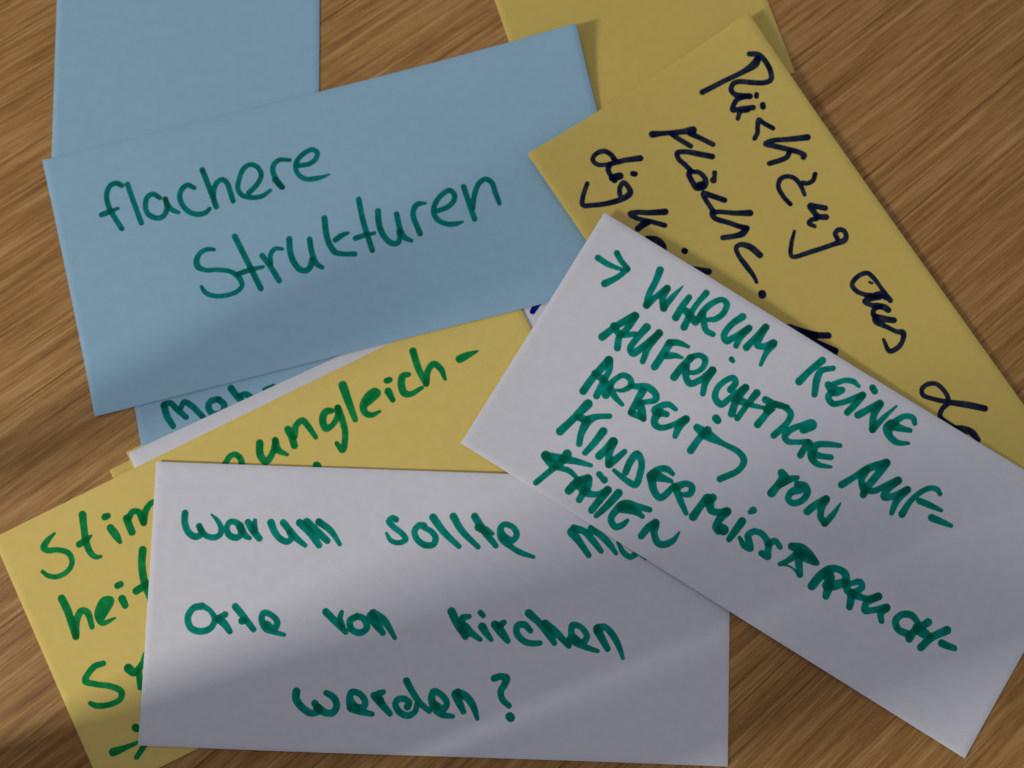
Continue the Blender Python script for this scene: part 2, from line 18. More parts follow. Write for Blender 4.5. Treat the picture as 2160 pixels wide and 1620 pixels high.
'front':{"pose":[-131.5,-0.06,-1.98],"L":209.41,"S":100.44,"G":[[359,353,348,343,338,333,328,324,321,319,317,317,318,320,322,324,325,325,324,320,314,304,291,275,256,236,216,197,178],[322,318,315,312,309,305,302,298,295,293,292,292,293,294,296,297,297,297,294,290,283,272,259,242,222,202,182,163,144],[292,291,291,289,288,285,282,279,276,274,273,273,273,274,275,275,275,273,270,264,256,245,231,213,193,173,153,134,116],[270,271,273,273,273,271,268,266,263,261,260,259,259,259,259,259,257,254,249,242,232,220,205,187,167,147,128,111,94],[252,256,259,262,262,261,259,257,254,252,250,249,249,248,247,245,242,237,230,221,209,195,179,161,143,124,107,92,77],[237,243,248,252,254,254,253,251,248,246,244,243,241,239,236,233,227,219,210,198,185,170,154,137,121,105,91,77,65],[224,231,238,243,247,248,248,246,244,242,239,237,234,231,226,219,211,200,188,175,160,146,131,116,102,89,77,67,57],[212,220,228,235,240,242,243,242,240,238,235,231,227,221,213,204,192,180,166,152,137,123,110,97,86,76,68,60,54],[201,210,218,226,232,236,238,238,236,233,229,224,217,209,198,186,173,159,145,130,116,104,92,82,73,67,61,57,53],[192,201,210,218,226,230,233,233,232,228,223,216,206,196,183,170,155,140,126,112,99,88,78,70,64,60,57,55,53],[186,195,204,213,220,225,228,229,227,223,216,207,196,184,170,155,140,125,111,98,86,76,68,62,59,57,56,55,54],[184,193,201,210,217,222,225,226,223,218,210,200,188,175,160,145,130,115,101,88,77,69,63,59,57,56,56,56,57],[187,195,203,211,218,223,226,226,223,217,208,198,185,171,156,140,125,110,96,84,74,67,62,59,58,59,60,61,62],[195,203,211,218,224,229,231,231,227,221,212,200,187,172,156,141,125,110,97,86,77,71,67,65,65,66,68,69,71]],"words":[["Warum","g",[[116,182,235,117,216,235,134,252,235,161,265,235,180,252,218,170,227,227],[174,235,209,197,260,201,228,265,209,247,254,201,249,229,192,235,204,157,212,184,70],[320,222,235,302,209,218,281,208,201,270,230,201,281,255,227,307,263,227,324,249,218,318,222,279],[323,230,244,339,255,218,355,263,157],[346,207,235,364,233,262,390,263,227],[371,199,140,369,216,218,372,237,244],[429,205,262,445,239,235,468,263,227,492,271,218,507,256,218,497,237,201],[474,204,244,506,239,235,528,261,218,557,282,166],[533,202,262,570,234,262,607,280,227],[559,199,288,600,233,262,636,263,227],[602,196,244,647,227,218,682,274,148]]],["sollte","g",[[881,178,218,867,172,183,856,186,209,873,205,201,904,227,201,919,248,201,897,261,183,866,254,166,849,229,113],[982,198,262,967,196,218,950,217,218,960,246,218,991,266,227,1020,262,218,1027,239,218,1011,217,201,987,205,192],[1015,166,270,1054,215,244,1112,266,183],[1088,160,262,1118,207,235,1181,266,183],[1165,157,253,1194,200,262,1245,259,201],[1181,196,288,1208,206,262,1234,217,113],[1273,231,331,1305,238,218,1319,217,218,1306,192,201,1273,182,201,1260,197,218,1270,231,331,1299,260,201,1334,280,201,1383,295,131]]],["mu","g",[[1518,201,331,1547,236,253,1581,282,201],[1524,186,244,1563,198,244,1594,228,244,1625,265,192],[1588,186,262,1623,210,235,1654,239,235,1680,272,148],[1686,234,131,1706,267,201,1732,283,201,1759,263,218],[1766,276,61,1786,291,61]]],["Orte","g",[[196,511,244,167,519,227,149,553,227,162,589,227,201,600,227,235,585,218,246,554,201,227,525,174,198,509,218],[254,554,218,283,537,218],[258,553,262,281,569,262,303,596,201],[318,508,244,352,545,235,388,586,201],[344,558,244,352,556,244],[434,571,331,461,582,235,472,558,218,449,533,201,421,527,218,415,549,218,433,578,288,461,591,201,499,601,140]]],["von","g",[[644,515,253,676,544,244,719,583,201],[701,514,157,696,537,201,707,564,201],[756,527,227,732,544,227,740,573,227,771,584,227,794,565,227,782,535,227,758,526,227],[809,525,349,829,553,305,852,582,201],[815,514,288,854,538,262,896,598,148]]],["kirchen","g",[[1095,498,288,1118,543,262,1148,585,227],[1159,513,166,1136,520,244,1133,539,244],[1144,555,375,1170,573,244,1201,593,174],[1207,548,288,1221,569,244,1240,592,174],[1198,498,192,1208,508,192],[1252,539,279,1274,563,305,1300,595,201],[1284,530,192,1269,543,262],[1380,557,192,1358,536,235,1334,540,235,1332,568,235,1362,596,218,1392,601,209,1416,599,183],[1372,495,279,1411,528,244,1441,558,288,1467,597,201],[1432,529,262,1471,559,262,1519,605,201],[1531,580,375,1566,594,244,1583,570,218,1560,538,201,1531,532,227,1527,559,227,1540,586,305,1575,606,218,1622,620,157],[1620,548,288,1638,577,262,1658,611,218],[1622,542,331,1645,535,235,1673,559,235,1698,600,209,1714,643,131]]],["werden?","g",[[554,797,270,554,822,262,578,852,244,612,870,235,639,860,218,621,835,235],[632,850,288,663,867,244,688,865,235,700,839,235,685,811,235,660,798,201],[754,844,349,788,847,262,801,828,227,782,799,218,752,792,227,745,813,244,756,841,349,785,857,262,827,866,174],[832,802,270,859,830,262,890,862,201],[863,788,183,845,799,262,857,822,244],[951,837,244,956,821,227,940,810,218,917,812,218,908,828,218,923,855,227,953,867,227,978,853,201,985,828,192],[944,747,244,967,785,227,994,821,218,1029,849,192],[1047,828,305,1079,841,235,1090,818,218,1068,790,218,1043,781,235,1036,804,253,1049,836,288,1075,859,235,1114,865,157],[1123,789,340,1135,817,262,1151,847,201],[1129,782,288,1158,794,262,1184,826,244,1201,869,157],[1256,728,235,1277,721,227,1299,726,270,1295,746,244,1281,773,227,1288,800,218,1312,822,192],[1316,859,288,1320,863,288]]]]},
'right':{"pose":[31.9,91.26,-31.89],"L":210.54,"S":99.7,"G":[[669,653,636,619,600,579,554,528,499,469,439,408,379,351,326,304,285,269,256,246,239,234,230,226,221,213,202,189,176],[619,605,593,579,564,545,524,500,474,447,419,390,363,336,312,290,271,255,242,232,224,218,212,206,199,189,176,162,149],[574,564,554,544,532,517,499,478,455,430,404,377,351,326,303,282,263,247,234,222,213,206,198,191,181,169,155,140,125],[533,525,519,512,504,492,477,459,439,417,393,368,344,320,298,278,259,243,229,217,207,198,189,179,167,153,137,121,106],[495,490,485,481,476,468,457,443,426,406,385,363,340,318,297,278,260,244,229,217,205,194,183,171,156,140,123,106,90],[461,457,454,451,448,443,436,426,413,397,379,359,339,319,300,281,264,248,234,220,207,194,180,165,148,130,112,94,78],[430,428,426,425,423,420,415,408,398,386,372,356,339,321,304,287,271,256,241,226,212,197,181,163,144,124,105,86,70],[405,403,402,402,401,399,396,391,384,374,363,351,338,323,309,294,279,265,251,236,220,202,183,163,142,120,100,82,64],[385,384,384,384,384,383,381,377,371,364,355,345,335,324,313,301,288,276,262,247,230,210,189,166,142,120,99,79,62],[372,371,371,372,373,372,370,366,362,355,348,341,333,324,315,306,296,286,273,259,241,220,196,171,146,122,100,80,61],[364,364,365,366,367,367,365,361,356,351,345,339,332,325,318,311,303,294,284,270,252,230,204,178,151,126,103,82,63],[362,363,365,366,368,367,365,361,356,351,345,340,334,329,323,317,311,303,293,279,261,239,213,186,159,134,110,88,68],[367,368,370,372,373,373,370,365,360,355,350,345,340,336,331,326,320,313,303,289,272,249,224,197,170,144,120,98,77],[376,377,380,383,384,382,379,374,369,363,358,354,350,346,343,338,333,326,316,303,285,263,238,212,185,159,134,111,90]],"words":[["arrow","g",[[68,155,227,112,156,201,167,146,131],[118,104,218,146,120,201,183,133,192],[183,134,192,164,183,209,139,223,262]]],["WARUM","g",[[285,74,262,293,116,235,298,170,235,311,211,262],[311,211,244,325,163,209,342,117,244],[343,119,253,348,159,235,370,187,262],[368,185,244,375,137,201,387,81,61],[425,193,270,424,143,244,428,104,218],[469,207,262,464,159,227,465,107,201,473,57,235],[445,153,262,494,168,288],[497,154,218,498,122,235,509,82,218,534,48,201,556,50,218,565,83,218,552,120,209,532,136,174],[500,126,227,524,157,235,545,175,218,572,174,201],[631,61,262,611,108,227,609,156,235,627,168,253,645,139,218,673,84,244],[672,88,244,662,133,244,666,166,201],[701,150,262,710,103,209,723,49,262],[723,49,244,724,89,244,730,121,244,752,115,235,777,84,279],[778,89,279,773,125,209,778,177,140]]],["AUFRICHTIGE","g",[[234,395,279,257,334,244,294,267,288],[296,266,288,296,315,235,288,365,235,302,400,253],[249,338,262,283,353,227,331,323,192],[353,279,288,344,336,235,343,377,235,360,387,262,378,350,244,404,276,262],[403,274,279,397,339,235,406,394,209],[453,388,262,455,339,270,455,285,288],[454,283,244,480,268,227,520,260,131],[471,329,262,497,313,201,521,307,113],[533,383,270,538,338,262,549,290,253],[545,292,227,570,266,201,595,267,227,604,297,201,591,326,183,573,339,174],[550,325,262,566,356,235,594,372,244,617,345,227,640,287,262],[639,288,288,640,341,235,653,379,201],[731,314,244,734,282,227,719,271,218,701,290,209,688,336,218,700,369,235,730,377,244,747,335,201,774,278,262],[774,278,270,769,337,262,780,386,270],[819,273,270,811,331,209,806,390,209],[770,331,331,821,322,201,869,306,148],[880,370,262,887,324,235,890,287,262],[859,277,262,883,276,262,906,271,218,939,259,201],[896,270,209,932,263,218,963,272,227,969,301,218,960,342,235,950,373,235],[885,303,349,889,293,349],[1032,299,262,1054,266,270,1045,259,244,1020,285,209,993,321,235,986,354,235,1004,364,218,1033,350,192,1067,327,209],[1073,328,262,1069,352,235,1069,383,244],[1174,277,174,1132,297,218,1101,320,244,1098,345,331,1110,370,262,1140,378,209,1185,361,113],[1113,353,262,1140,344,209,1167,331,209],[677,216,201,685,219,157]]],["KEINE","g",[[929,155,270,942,102,235,962,43,262],[1010,47,192,978,78,218,979,109,262,1001,166,218],[1026,109,262,1057,117,349,1078,99,244],[1042,95,201,1070,62,192,1098,50,201,1124,54,131],[1051,125,244,1048,147,227,1074,159,227,1103,136,201,1151,76,253],[1152,75,262,1145,122,244,1136,159,235],[1169,32,235,1182,39,235],[1174,146,262,1197,107,244,1221,67,262],[1222,69,279,1224,119,244,1246,164,253],[1246,164,244,1256,114,201,1277,43,78],[1365,63,174,1349,49,209,1320,61,201,1299,103,262,1291,128,366,1306,149,262,1343,157,227,1382,138,122],[1295,113,375,1335,104,235,1364,94,174]]],["AUF-","g",[[1250,396,253,1278,342,218,1302,296,262,1349,240,270],[1350,241,279,1343,298,262,1333,359,262,1335,386,244],[1299,305,288,1303,343,235,1331,371,288],[1331,368,244,1363,351,218,1389,310,201,1417,273,262],[1418,274,270,1401,322,235,1403,351,262,1425,338,235,1462,285,244],[1462,285,262,1449,337,244,1455,388,183],[1489,372,253,1492,316,201,1506,271,192,1530,236,192,1553,228,201,1570,236,166],[1520,297,235,1556,291,227,1603,285,140],[1587,326,262,1623,320,227,1660,314,157]]],["ARBEIT","g",[[279,601,270,283,542,262,299,456,288],[299,455,305,318,480,218,323,533,235,329,590,244],[281,523,244,325,527,262],[356,569,288,350,536,262,355,503,201,373,474,209,402,474,218,415,493,218,398,524,157,375,536,87],[358,541,262,389,558,218,425,568,148],[416,495,174,438,482,227,469,466,262,506,470,244,519,487,227,500,509,192,476,527,174],[462,487,279,464,532,244,467,575,244],[477,529,262,498,551,288,518,572,209],[470,576,235,517,570,209],[598,480,166,567,479,218,543,505,244,539,523,305,580,513,218],[553,522,305,552,548,262,563,567,244,589,565,218,620,533,201,648,491,262],[649,491,279,642,527,262,647,564,201],[740,431,279,749,434,262],[722,579,262,726,526,244,736,484,288],[699,496,262,740,499,375,808,496,201,871,492,218,903,506,235,907,544,218,865,611,235]]],["VON","g",[[1043,474,270,1060,486,366,1054,523,279,1049,556,305],[1101,458,157,1079,480,262,1060,514,235],[1114,480,262,1139,471,270,1158,484,244,1157,519,227,1133,546,227,1111,543,218,1108,517,244,1129,489,331],[1192,545,262,1206,509,262,1228,470,270],[1228,471,279,1230,508,253,1243,535,235,1267,548,244],[1268,547,235,1277,504,201,1280,455,61]]],["KINDERMISS","g",[[284,770,288,300,710,262,318,632,331],[310,693,218,345,684,288],[408,628,192,368,656,218,350,684,314,354,737,244,367,772,218],[417,687,288,411,742,244,402,788,209],[451,771,279,460,732,262,467,699,305],[468,700,314,476,742,262,497,779,262],[498,778,262,509,747,244,521,709,192],[563,771,235,557,727,253,564,693,262,590,706,235,609,745,235,616,790,235,578,794,209,524,787,148],[651,733,392,660,698,244,685,682,235,711,686,157],[656,725,419,691,717,244,719,711,157],[657,745,305,684,773,253,716,783,244,738,720,218],[744,721,288,770,690,218,794,689,227,800,715,227,773,733,148],[744,721,262,782,752,235,824,781,174],[852,778,297,856,726,262,864,696,366],[868,699,349,877,683,288],[877,703,305,895,724,262,921,717,244,946,697,288],[947,698,288,938,730,279,941,768,244,955,774,262],[962,762,375,968,761,375],[1010,699,279,1007,737,262,1003,779,209],[1017,657,157,1024,644,253],[1032,754,140,1061,770,218,1086,767,201,1068,748,244,1054,732,235,1064,708,218,1089,700,218,1116,708,235,1131,719,262],[1128,760,235,1154,760,201,1141,738,244,1135,714,244,1147,697,218,1173,706,192]]],["BRAUCH-","g",[[1207,682,262,1237,673,375,1271,672,305,1313,685,201],[1264,686,392,1303,686,262],[1236,698,262,1219,736,192,1203,758,166],[1239,686,305,1261,723,262,1282,753,235],[1210,755,70,1245,746,70,1268,753,70],[1339,765,288,1347,718,305,1364,680,288,1385,665,244,1419,664,262,1433,685,288,1410,716,331,1385,734,349],[1368,700,392,1376,705,392],[1391,731,331,1400,769,244],[1435,688,262,1461,712,262,1483,698,218,1494,672,235,1479,661,227,1451,686,174],[1476,712,305,1491,757,235],[1486,711,262,1532,698,218,1561,669,253],[1562,670,262,1536,714,235,1545,738,244,1567,724,218,1606,688,262],[1607,690,262,1599,719,235,1614,739,201],[1725,673,209,1696,665,244,1666,681,235,1657,713,244,1681,733,244,1718,729,262],[1730,741,262,1732,711,262,1760,654,270],[1737,693,349,1763,696,349,1791,694,218],[1781,745,262,1797,695,262,1832,643,288],[1838,693,262,1863,689,244,1886,684,201]]],["FÄLLEN","g",[[286,872,331,316,884,305,338,886,262],[287,874,305,338,853,305,386,833,235,443,816,157],[349,826,314,346,858,288,330,906,218,307,974,201],[343,887,192,385,874,201,417,879,157],[423,935,288,433,894,305,457,859,244],[461,862,288,473,885,262,471,915,244,472,943,235],[437,892,392,481,907,288,517,892,201,540,863,262],[541,859,288,534,911,262,529,952,244],[580,848,288,568,910,244,554,959,192],[706,840,201,664,853,244,620,873,349,605,905,262,605,942,235,632,957,235,650,939,209,658,914,131],[618,884,392,665,872,262,697,874,157],[729,935,244,735,896,262,748,869,288],[750,872,288,763,903,244,792,925,244,813,919,244,834,889,201,838,852,78],[486,827,227,501,832,201,512,835,244]]]]},
}

NX, NY = 29, 14
MM = 0.001
sc = bpy.context.scene

# ------------------------------------------------------------------ camera
cam = bpy.data.cameras.new('camera'); co = bpy.data.objects.new('camera', cam)
sc.collection.objects.link(co)
cam.sensor_width = 36.0; cam.lens = CAM['f'] / 2160 * 36
M = Matrix(CAM['R']).to_4x4(); M.translation = Vector((0, 0, CAM['z'] * MM))
co.matrix_world = M
cam.clip_start = 0.01; cam.clip_end = 50
cam.dof.use_dof = True; cam.dof.focus_distance = 0.300; cam.dof.aperture_fstop = 5.6
sc.camera = co

# ------------------------------------------------------------------ light
w = bpy.data.worlds.new('World'); sc.world = w; w.use_nodes = True
bg = w.node_tree.nodes['Background']
bg.inputs[0].default_value = (0.88, 0.88, 1.0, 1); bg.inputs[1].default_value = 0.215
sc.view_settings.view_transform = 'Standard'; sc.view_settings.look = 'None'
sc.view_settings.exposure = 0; sc.view_settings.gamma = 1

def area(name, az, el, dist, sx, sy, power, col, target=(0, 0, 0)):
    l = bpy.data.lights.new(name, 'AREA'); l.shape = 'RECTANGLE'; l.size = sx; l.size_y = sy
    l.energy = power; l.color = col
    o = bpy.data.objects.new(name, l); sc.collection.objects.link(o)
    az, el = math.radians(az), math.radians(el)
    d = Vector((math.cos(az) * math.cos(el), math.sin(az) * math.cos(el), math.sin(el)))
    o.location = Vector(target) + d * dist
    o.rotation_euler = d.to_track_quat('Z', 'Y').to_euler()
    return o
# the window low on the left, and a soft overhead fill added for ambient light
area('window_light', 201.8, 30, 1.60, 0.165, 0.29, 13.6, (1.0, 0.95, 0.86))
area('overhead_fill', 120, 68, 2.2, 1.2, 1.2, 5.0, (0.95, 0.93, 1.0))

# ------------------------------------------------------------------ helpers
def nodes(m):
    m.use_nodes = True; nt = m.node_tree; b = nt.nodes['Principled BSDF']
    def N(t, **k):
        n = nt.nodes.new(t)
        for a, v in k.items():
            if hasattr(n, a): setattr(n, a, v)
            else: n.inputs[a.replace('_', ' ')].default_value = v
        return n
    return nt, b, N, nt.links.new

def math_node(nt, op, a, b=None):
    n = nt.nodes.new('ShaderNodeMath'); n.operation = op
    for i, x in enumerate((a, b)):
        if x is None: continue
        if isinstance(x, (int, float)): n.inputs[i].default_value = x
        else: nt.links.new(x, n.inputs[i])
    return n.outputs[0]

def ramp(nt, fac, stops):
    r = nt.nodes.new('ShaderNodeValToRGB'); nt.links.new(fac, r.inputs[0])
    e = r.color_ramp.elements
    while len(e) < len(stops): e.new(0.5)
    for k, (p, c) in zip(e, stops): k.position = p; k.color = (*c, 1)
    return r.outputs[0]

def mixc(nt, fac, a, b, mode='MIX'):
    m = nt.nodes.new('ShaderNodeMix'); m.data_type = 'RGBA'; m.blend_type = mode
    if isinstance(fac, (int, float)): m.inputs[0].default_value = fac
    else: nt.links.new(fac, m.inputs[0])
    for i, x in ((6, a), (7, b)):
        if isinstance(x, tuple): m.inputs[i].default_value = (*x, 1)
        else: nt.links.new(x, m.inputs[i])
    return m.outputs[2]

def link(name, verts, faces, mat, parent=None, smooth=True):
    me = bpy.data.meshes.new(name); me.from_pydata(verts, [], faces); me.update()
    if smooth: me.polygons.foreach_set('use_smooth', [True] * len(me.polygons))
    me.materials.append(mat)
    o = bpy.data.objects.new(name, me); sc.collection.objects.link(o)
    if parent: o.parent = parent
    return o

# ------------------------------------------------------------------ materials
def wood_material():
    m = bpy.data.materials.new('oak_veneer'); nt, b, N, L = nodes(m)
    tc = N('ShaderNodeTexCoord'); sep = N('ShaderNodeSeparateXYZ'); L(tc.outputs['Object'], sep.inputs[0])
    X, Y = sep.outputs[0], sep.outputs[1]
    mt = lambda op, a, b_=None: math_node(nt, op, a, b_)
    a0 = math.radians(39); ca, sa = math.cos(a0), math.sin(a0)
    s = mt('ADD', mt('MULTIPLY', X, ca), mt('MULTIPLY', Y, sa))       # along the grain
    t = mt('SUBTRACT', mt('MULTIPLY', Y, ca), mt('MULTIPLY', X, sa))  # across it
    # grain direction swings slowly over the board
    ka, kb = GRAIN_A, GRAIN_B
    v = mt('SUBTRACT', mt('SUBTRACT', t, mt('MULTIPLY', mt('MULTIPLY', s, s), ka / 2)), mt('MULTIPLY', mt('MULTIPLY', s, t), kb))
    def grain(fs, fv, det, dist, w0=0.0, rough=0.55):
        c = N('ShaderNodeCombineXYZ'); L(mt('MULTIPLY', s, fs), c.inputs[0]); L(mt('MULTIPLY', v, fv), c.inputs[1]); c.inputs[2].default_value = w0
        n = N('ShaderNodeTexNoise'); L(c.outputs[0], n.inputs['Vector'])
        n.inputs['Scale'].default_value = 1; n.inputs['Detail'].default_value = det
        n.inputs['Distortion'].default_value = dist; n.inputs['Roughness'].default_value = rough
        return n.outputs[0]
    g1 = grain(19, 400, 3.5, 0.25)           # flame streaks
    g2 = grain(34, 980, 4, 0.2, 3.1)         # finer streaks
    g3 = grain(6, 60, 2, 0.3, 7.7)           # broad bands
    g4 = grain(160, 2600, 2, 0.2, 11.0)      # fibres
    g5 = grain(10, 760, 1.5, 0.15, 17.0)     # long thin dark lines
    g6 = grain(9, 30, 1, 0.0, 23.0)          # where those lines gather
    f = mt('ADD', mt('ADD', mt('MULTIPLY', g1, 0.38), mt('MULTIPLY', g2, 0.32)), mt('ADD', mt('MULTIPLY', g3, 0.12), mt('MULTIPLY', g4, 0.18)))
    col = ramp(nt, f, [(0.38, (0.225, 0.100, 0.024)), (0.47, (0.335, 0.164, 0.045)), (0.53, (0.425, 0.226, 0.070)), (0.61, (0.520, 0.302, 0.112))])
    line = ramp(nt, mt('ADD', g5, mt('MULTIPLY', g6, 0.18)), [(0.38, (0.42, 0.33, 0.24)), (0.45, (1, 1, 1))])
    col = mixc(nt, 0.85, col, line, 'MULTIPLY')
    L(col, b.inputs['Base Color'])
    b.inputs['Roughness'].default_value = 0.55; b.inputs['Specular IOR Level'].default_value = 0.25
    bu = N('ShaderNodeBump'); bu.inputs['Strength'].default_value = 0.25; bu.inputs['Distance'].default_value = 0.00015
    L(mt('ADD', g2, g4), bu.inputs['Height']); L(bu.outputs[0], b.inputs['Normal'])
    return m
GRAIN_A, GRAIN_B = -0.02, -0.50

def paper_material(name, col):
    m = bpy.data.materials.new(name); nt, b, N, L = nodes(m)
    tc = N('ShaderNodeTexCoord')
    def noise(sc_, det):
        n = N('ShaderNodeTexNoise'); L(tc.outputs['Object'], n.inputs['Vector'])
        n.inputs['Scale'].default_value = sc_; n.inputs['Detail'].default_value = det; return n.outputs[0]
    cloud = noise(260, 3); fib = noise(2600, 3)
    dark = tuple(c * 0.96 for c in col); light = tuple(min(1, c * 1.03) for c in col)
    c1 = ramp(nt, cloud, [(0.35, dark), (0.65, light)])
    c2 = mixc(nt, 0.5, c1, ramp(nt, fib, [(0.3, tuple(c * 0.95 for c in col)), (0.7, light)]))
    L(c2, b.inputs['Base Color'])
    b.inputs['Roughness'].default_value = 0.9; b.inputs['Specular IOR Level'].default_value = 0.12
    bu = N('ShaderNodeBump'); bu.inputs['Strength'].default_value = 0.12; bu.inputs['Distance'].default_value = 0.00003
    L(math_node(nt, 'ADD', fib, cloud), bu.inputs['Height'])
    # gentle waviness and small dents of a handled card
    b2 = N('ShaderNodeBump'); b2.inputs['Strength'].default_value = 1.0; b2.inputs['Distance'].default_value = 0.0009
    L(noise(16, 1.5), b2.inputs['Height']); L(b2.outputs[0], bu.inputs['Normal']); L(bu.outputs[0], b.inputs['Normal'])
    return m

def ink_material():
    m = bpy.data.materials.new('marker_ink'); nt, b, N, L = nodes(m)
    at = N('ShaderNodeAttribute', attribute_name='pigment')
    tc = N('ShaderNodeTexCoord'); n = N('ShaderNodeTexNoise'); L(tc.outputs['Object'], n.inputs['Vector'])
    n.inputs['Scale'].default_value = 900; n.inputs['Detail'].default_value = 3
    L(mixc(nt, 1.0, at.outputs['Color'], ramp(nt, n.outputs[0], [(0.3, (0.88,) * 3), (0.7, (1, 1, 1))]), 'MULTIPLY'), b.inputs['Base Color'])
    b.inputs['Roughness'].default_value = 0.8; b.inputs['Specular IOR Level'].default_value = 0.06
    return m

PAPER = {'white': (0.735, 0.745, 0.80), 'blue': (0.30, 0.505, 0.65), 'yellow': (0.68, 0.525, 0.138), 'warm yellow': (0.79, 0.615, 0.178)}
PMAT = {k: paper_material(k.replace(' ', '_') + '_card', c) for k, c in PAPER.items()}
INKT = {'g': (0.002, 0.37, 0.265), 'y': (0.006, 0.42, 0.36), 'n': (0.018, 0.040, 0.34), 'b': (0.012, 0.022, 0.30)}
INK = ink_material()

# ------------------------------------------------------------------ table
tx, ty, tz = 0.75, 0.5, 0.025
top = link('table_top', [(x * tx, y * ty, z) for z in (-tz, 0) for x, y in ((-1, -1), (1, -1), (1, 1), (-1, 1))],
           [(3, 2, 1, 0), (4, 5, 6, 7), (0, 1, 5, 4), (1, 2, 6, 5), (2, 3, 7, 6), (3, 0, 4, 7)], wood_material(), smooth=False)
top['kind'] = 'structure'; top['label'] = 'wooden table top with diagonal brown grain'

# ------------------------------------------------------------------ cards
def bsp(n, t):
    t = np.clip(t, 0, n - 1 - 1e-9); i = np.floor(t).astype(int); f = t - i
    ix = np.stack([np.clip(i + k, 0, n - 1) for k in (-1, 0, 1, 2)], -1)
    return ix, np.stack([(1 - f) ** 3 / 6, (3 * f ** 3 - 6 * f * f + 4) / 6, (-3 * f ** 3 + 3 * f * f + 3 * f + 1) / 6, f ** 3 / 6], -1)

def height(c, u, v):
    ix, wx = bsp(NX, u / c['L'] * (NX - 1)); iy, wy = bsp(NY, v / c['S'] * (NY - 1))
    return np.einsum('ni,nj,nij->n', wy, wx, c['Ga'][iy[:, :, None], ix[:, None, :]])

def to_obj(c, u, v, dz):
    """card coordinates (mm, v downwards) -> object space (m) centred on the card"""
    z = height(c, u, v) + dz
    return np.stack([(u - c['L'] / 2) * MM, -(v - c['S'] / 2) * MM, (z - c['z0']) * MM], -1)

def build_card(key, colour, label, group=None):
    c = CARDS[key]; c['Ga'] = np.array(c['G'], float) / 100
    c['z0'] = float(c['Ga'].mean())
    a = math.radians(c['pose'][2]); ua = (math.cos(a), math.sin(a)); va = (math.sin(a), -math.cos(a))
    cx = c['pose'][0] + ua[0] * c['L'] / 2 + va[0] * c['S'] / 2
    cy = c['pose'][1] + ua[1] * c['L'] / 2 + va[1] * c['S'] / 2
    nx, ny, th, ins = 84, 40, 0.28, 0.09
    us = np.concatenate([[0, ins], np.linspace(0, c['L'], nx + 1)[1:-1], [c['L'] - ins, c['L']]])
    vs = np.concatenate([[0, ins], np.linspace(0, c['S'], ny + 1)[1:-1], [c['S'] - ins, c['S']]])
    U, V = np.meshgrid(us, vs); U, V = U.ravel(), V.ravel()
    edge = (U == 0) | (V == 0) | (U == c['L']) | (V == c['S'])
    top = to_obj(c, U, V, np.where(edge, -0.05, 0.0)); bot = to_obj(c, U, V, np.where(edge, -th + .05, -th))
    n = len(us); m = len(vs); N = n * m; F = []
    for j in range(m - 1):
        for i in range(n - 1):
            q = j * n + i; F.append((q, q + n, q + n + 1, q + 1)); F.append((q + N, q + 1 + N, q + n + 1 + N, q + n + N))
    for i in range(n - 1):
        F.append((i, i + 1, i + 1 + N, i + N)); q = (m - 1) * n + i; F.append((q + 1, q, q + N, q + 1 + N))
    for j in range(m - 1):
        q = j * n; F.append((q + n, q, q + N, q + n + N)); q += n - 1; F.append((q, q + n, q + n + N, q + N))
    empty = bpy.data.objects.new('moderation_card', None); sc.collection.objects.link(empty)
    empty.location = (cx * MM, cy * MM, c['z0'] * MM); empty.rotation_euler = (0, 0, a); empty.empty_display_size = 0.02
    empty['label'] = label; empty['category'] = 'card'
    if group: empty['group'] = group
    link('paper_sheet', np.concatenate([top, bot]).tolist(), F, PMAT[colour], empty)
    for k, (word, ink, strokes) in enumerate(c['words']):
        o = build_word(c, PAPER[colour], ink, strokes, k + len(key))
        if o:
            o.parent = empty; o.name = 'handwritten_word'
    return empty

def sample_stroke(p):
    P = np.array(p, float).reshape(-1, 3); P[:, :2] /= 10; P[:, 2] /= 100
    if len(P) == 1: P = np.vstack([P, P + (0.05, 0, 0)])
    Q = np.vstack([2 * P[0] - P[1], P, 2 * P[-1] - P[-2]]); out = []
    for i in range(1, len(Q) - 2):
        p0, p1, p2, p3 = Q[i - 1:i + 3]; d = np.linalg.norm(p2[:2] - p1[:2])
        # centripetal Catmull-Rom
        t0 = 0; t1 = t0 + max(np.linalg.norm(p1[:2] - p0[:2]), 1e-3) ** .5; t2 = t1 + max(d, 1e-3) ** .5
        t3 = t2 + max(np.linalg.norm(p3[:2] - p2[:2]), 1e-3) ** .5
        n = max(2, int(d / 0.22)); t = np.linspace(t1, t2, n, endpoint=False)[:, None]
        A1 = (t1 - t) / (t1 - t0) * p0 + (t - t0) / (t1 - t0) * p1
        A2 = (t2 - t) / (t2 - t1) * p1 + (t - t1) / (t2 - t1) * p2
        A3 = (t3 - t) / (t3 - t2) * p2 + (t - t2) / (t3 - t2) * p3
        B1 = (t2 - t) / (t2 - t0) * A1 + (t - t0) / (t2 - t0) * A2
        B2 = (t3 - t) / (t3 - t1) * A2 + (t - t1) / (t3 - t1) * A3
        out.append((t2 - t) / (t2 - t1) * B1 + (t - t1) / (t2 - t1) * B2)
    out.append(P[-1:]); S = np.vstack(out); R = S[:, 2] / 2 * 1.08 + 0.01
    # a round marker tip: the outline ends half a width before the drawn end
    L = np.concatenate([[0], np.cumsum(np.linalg.norm(np.diff(S[:, :2], axis=0), axis=1))])
    return S[:, :2], R, L

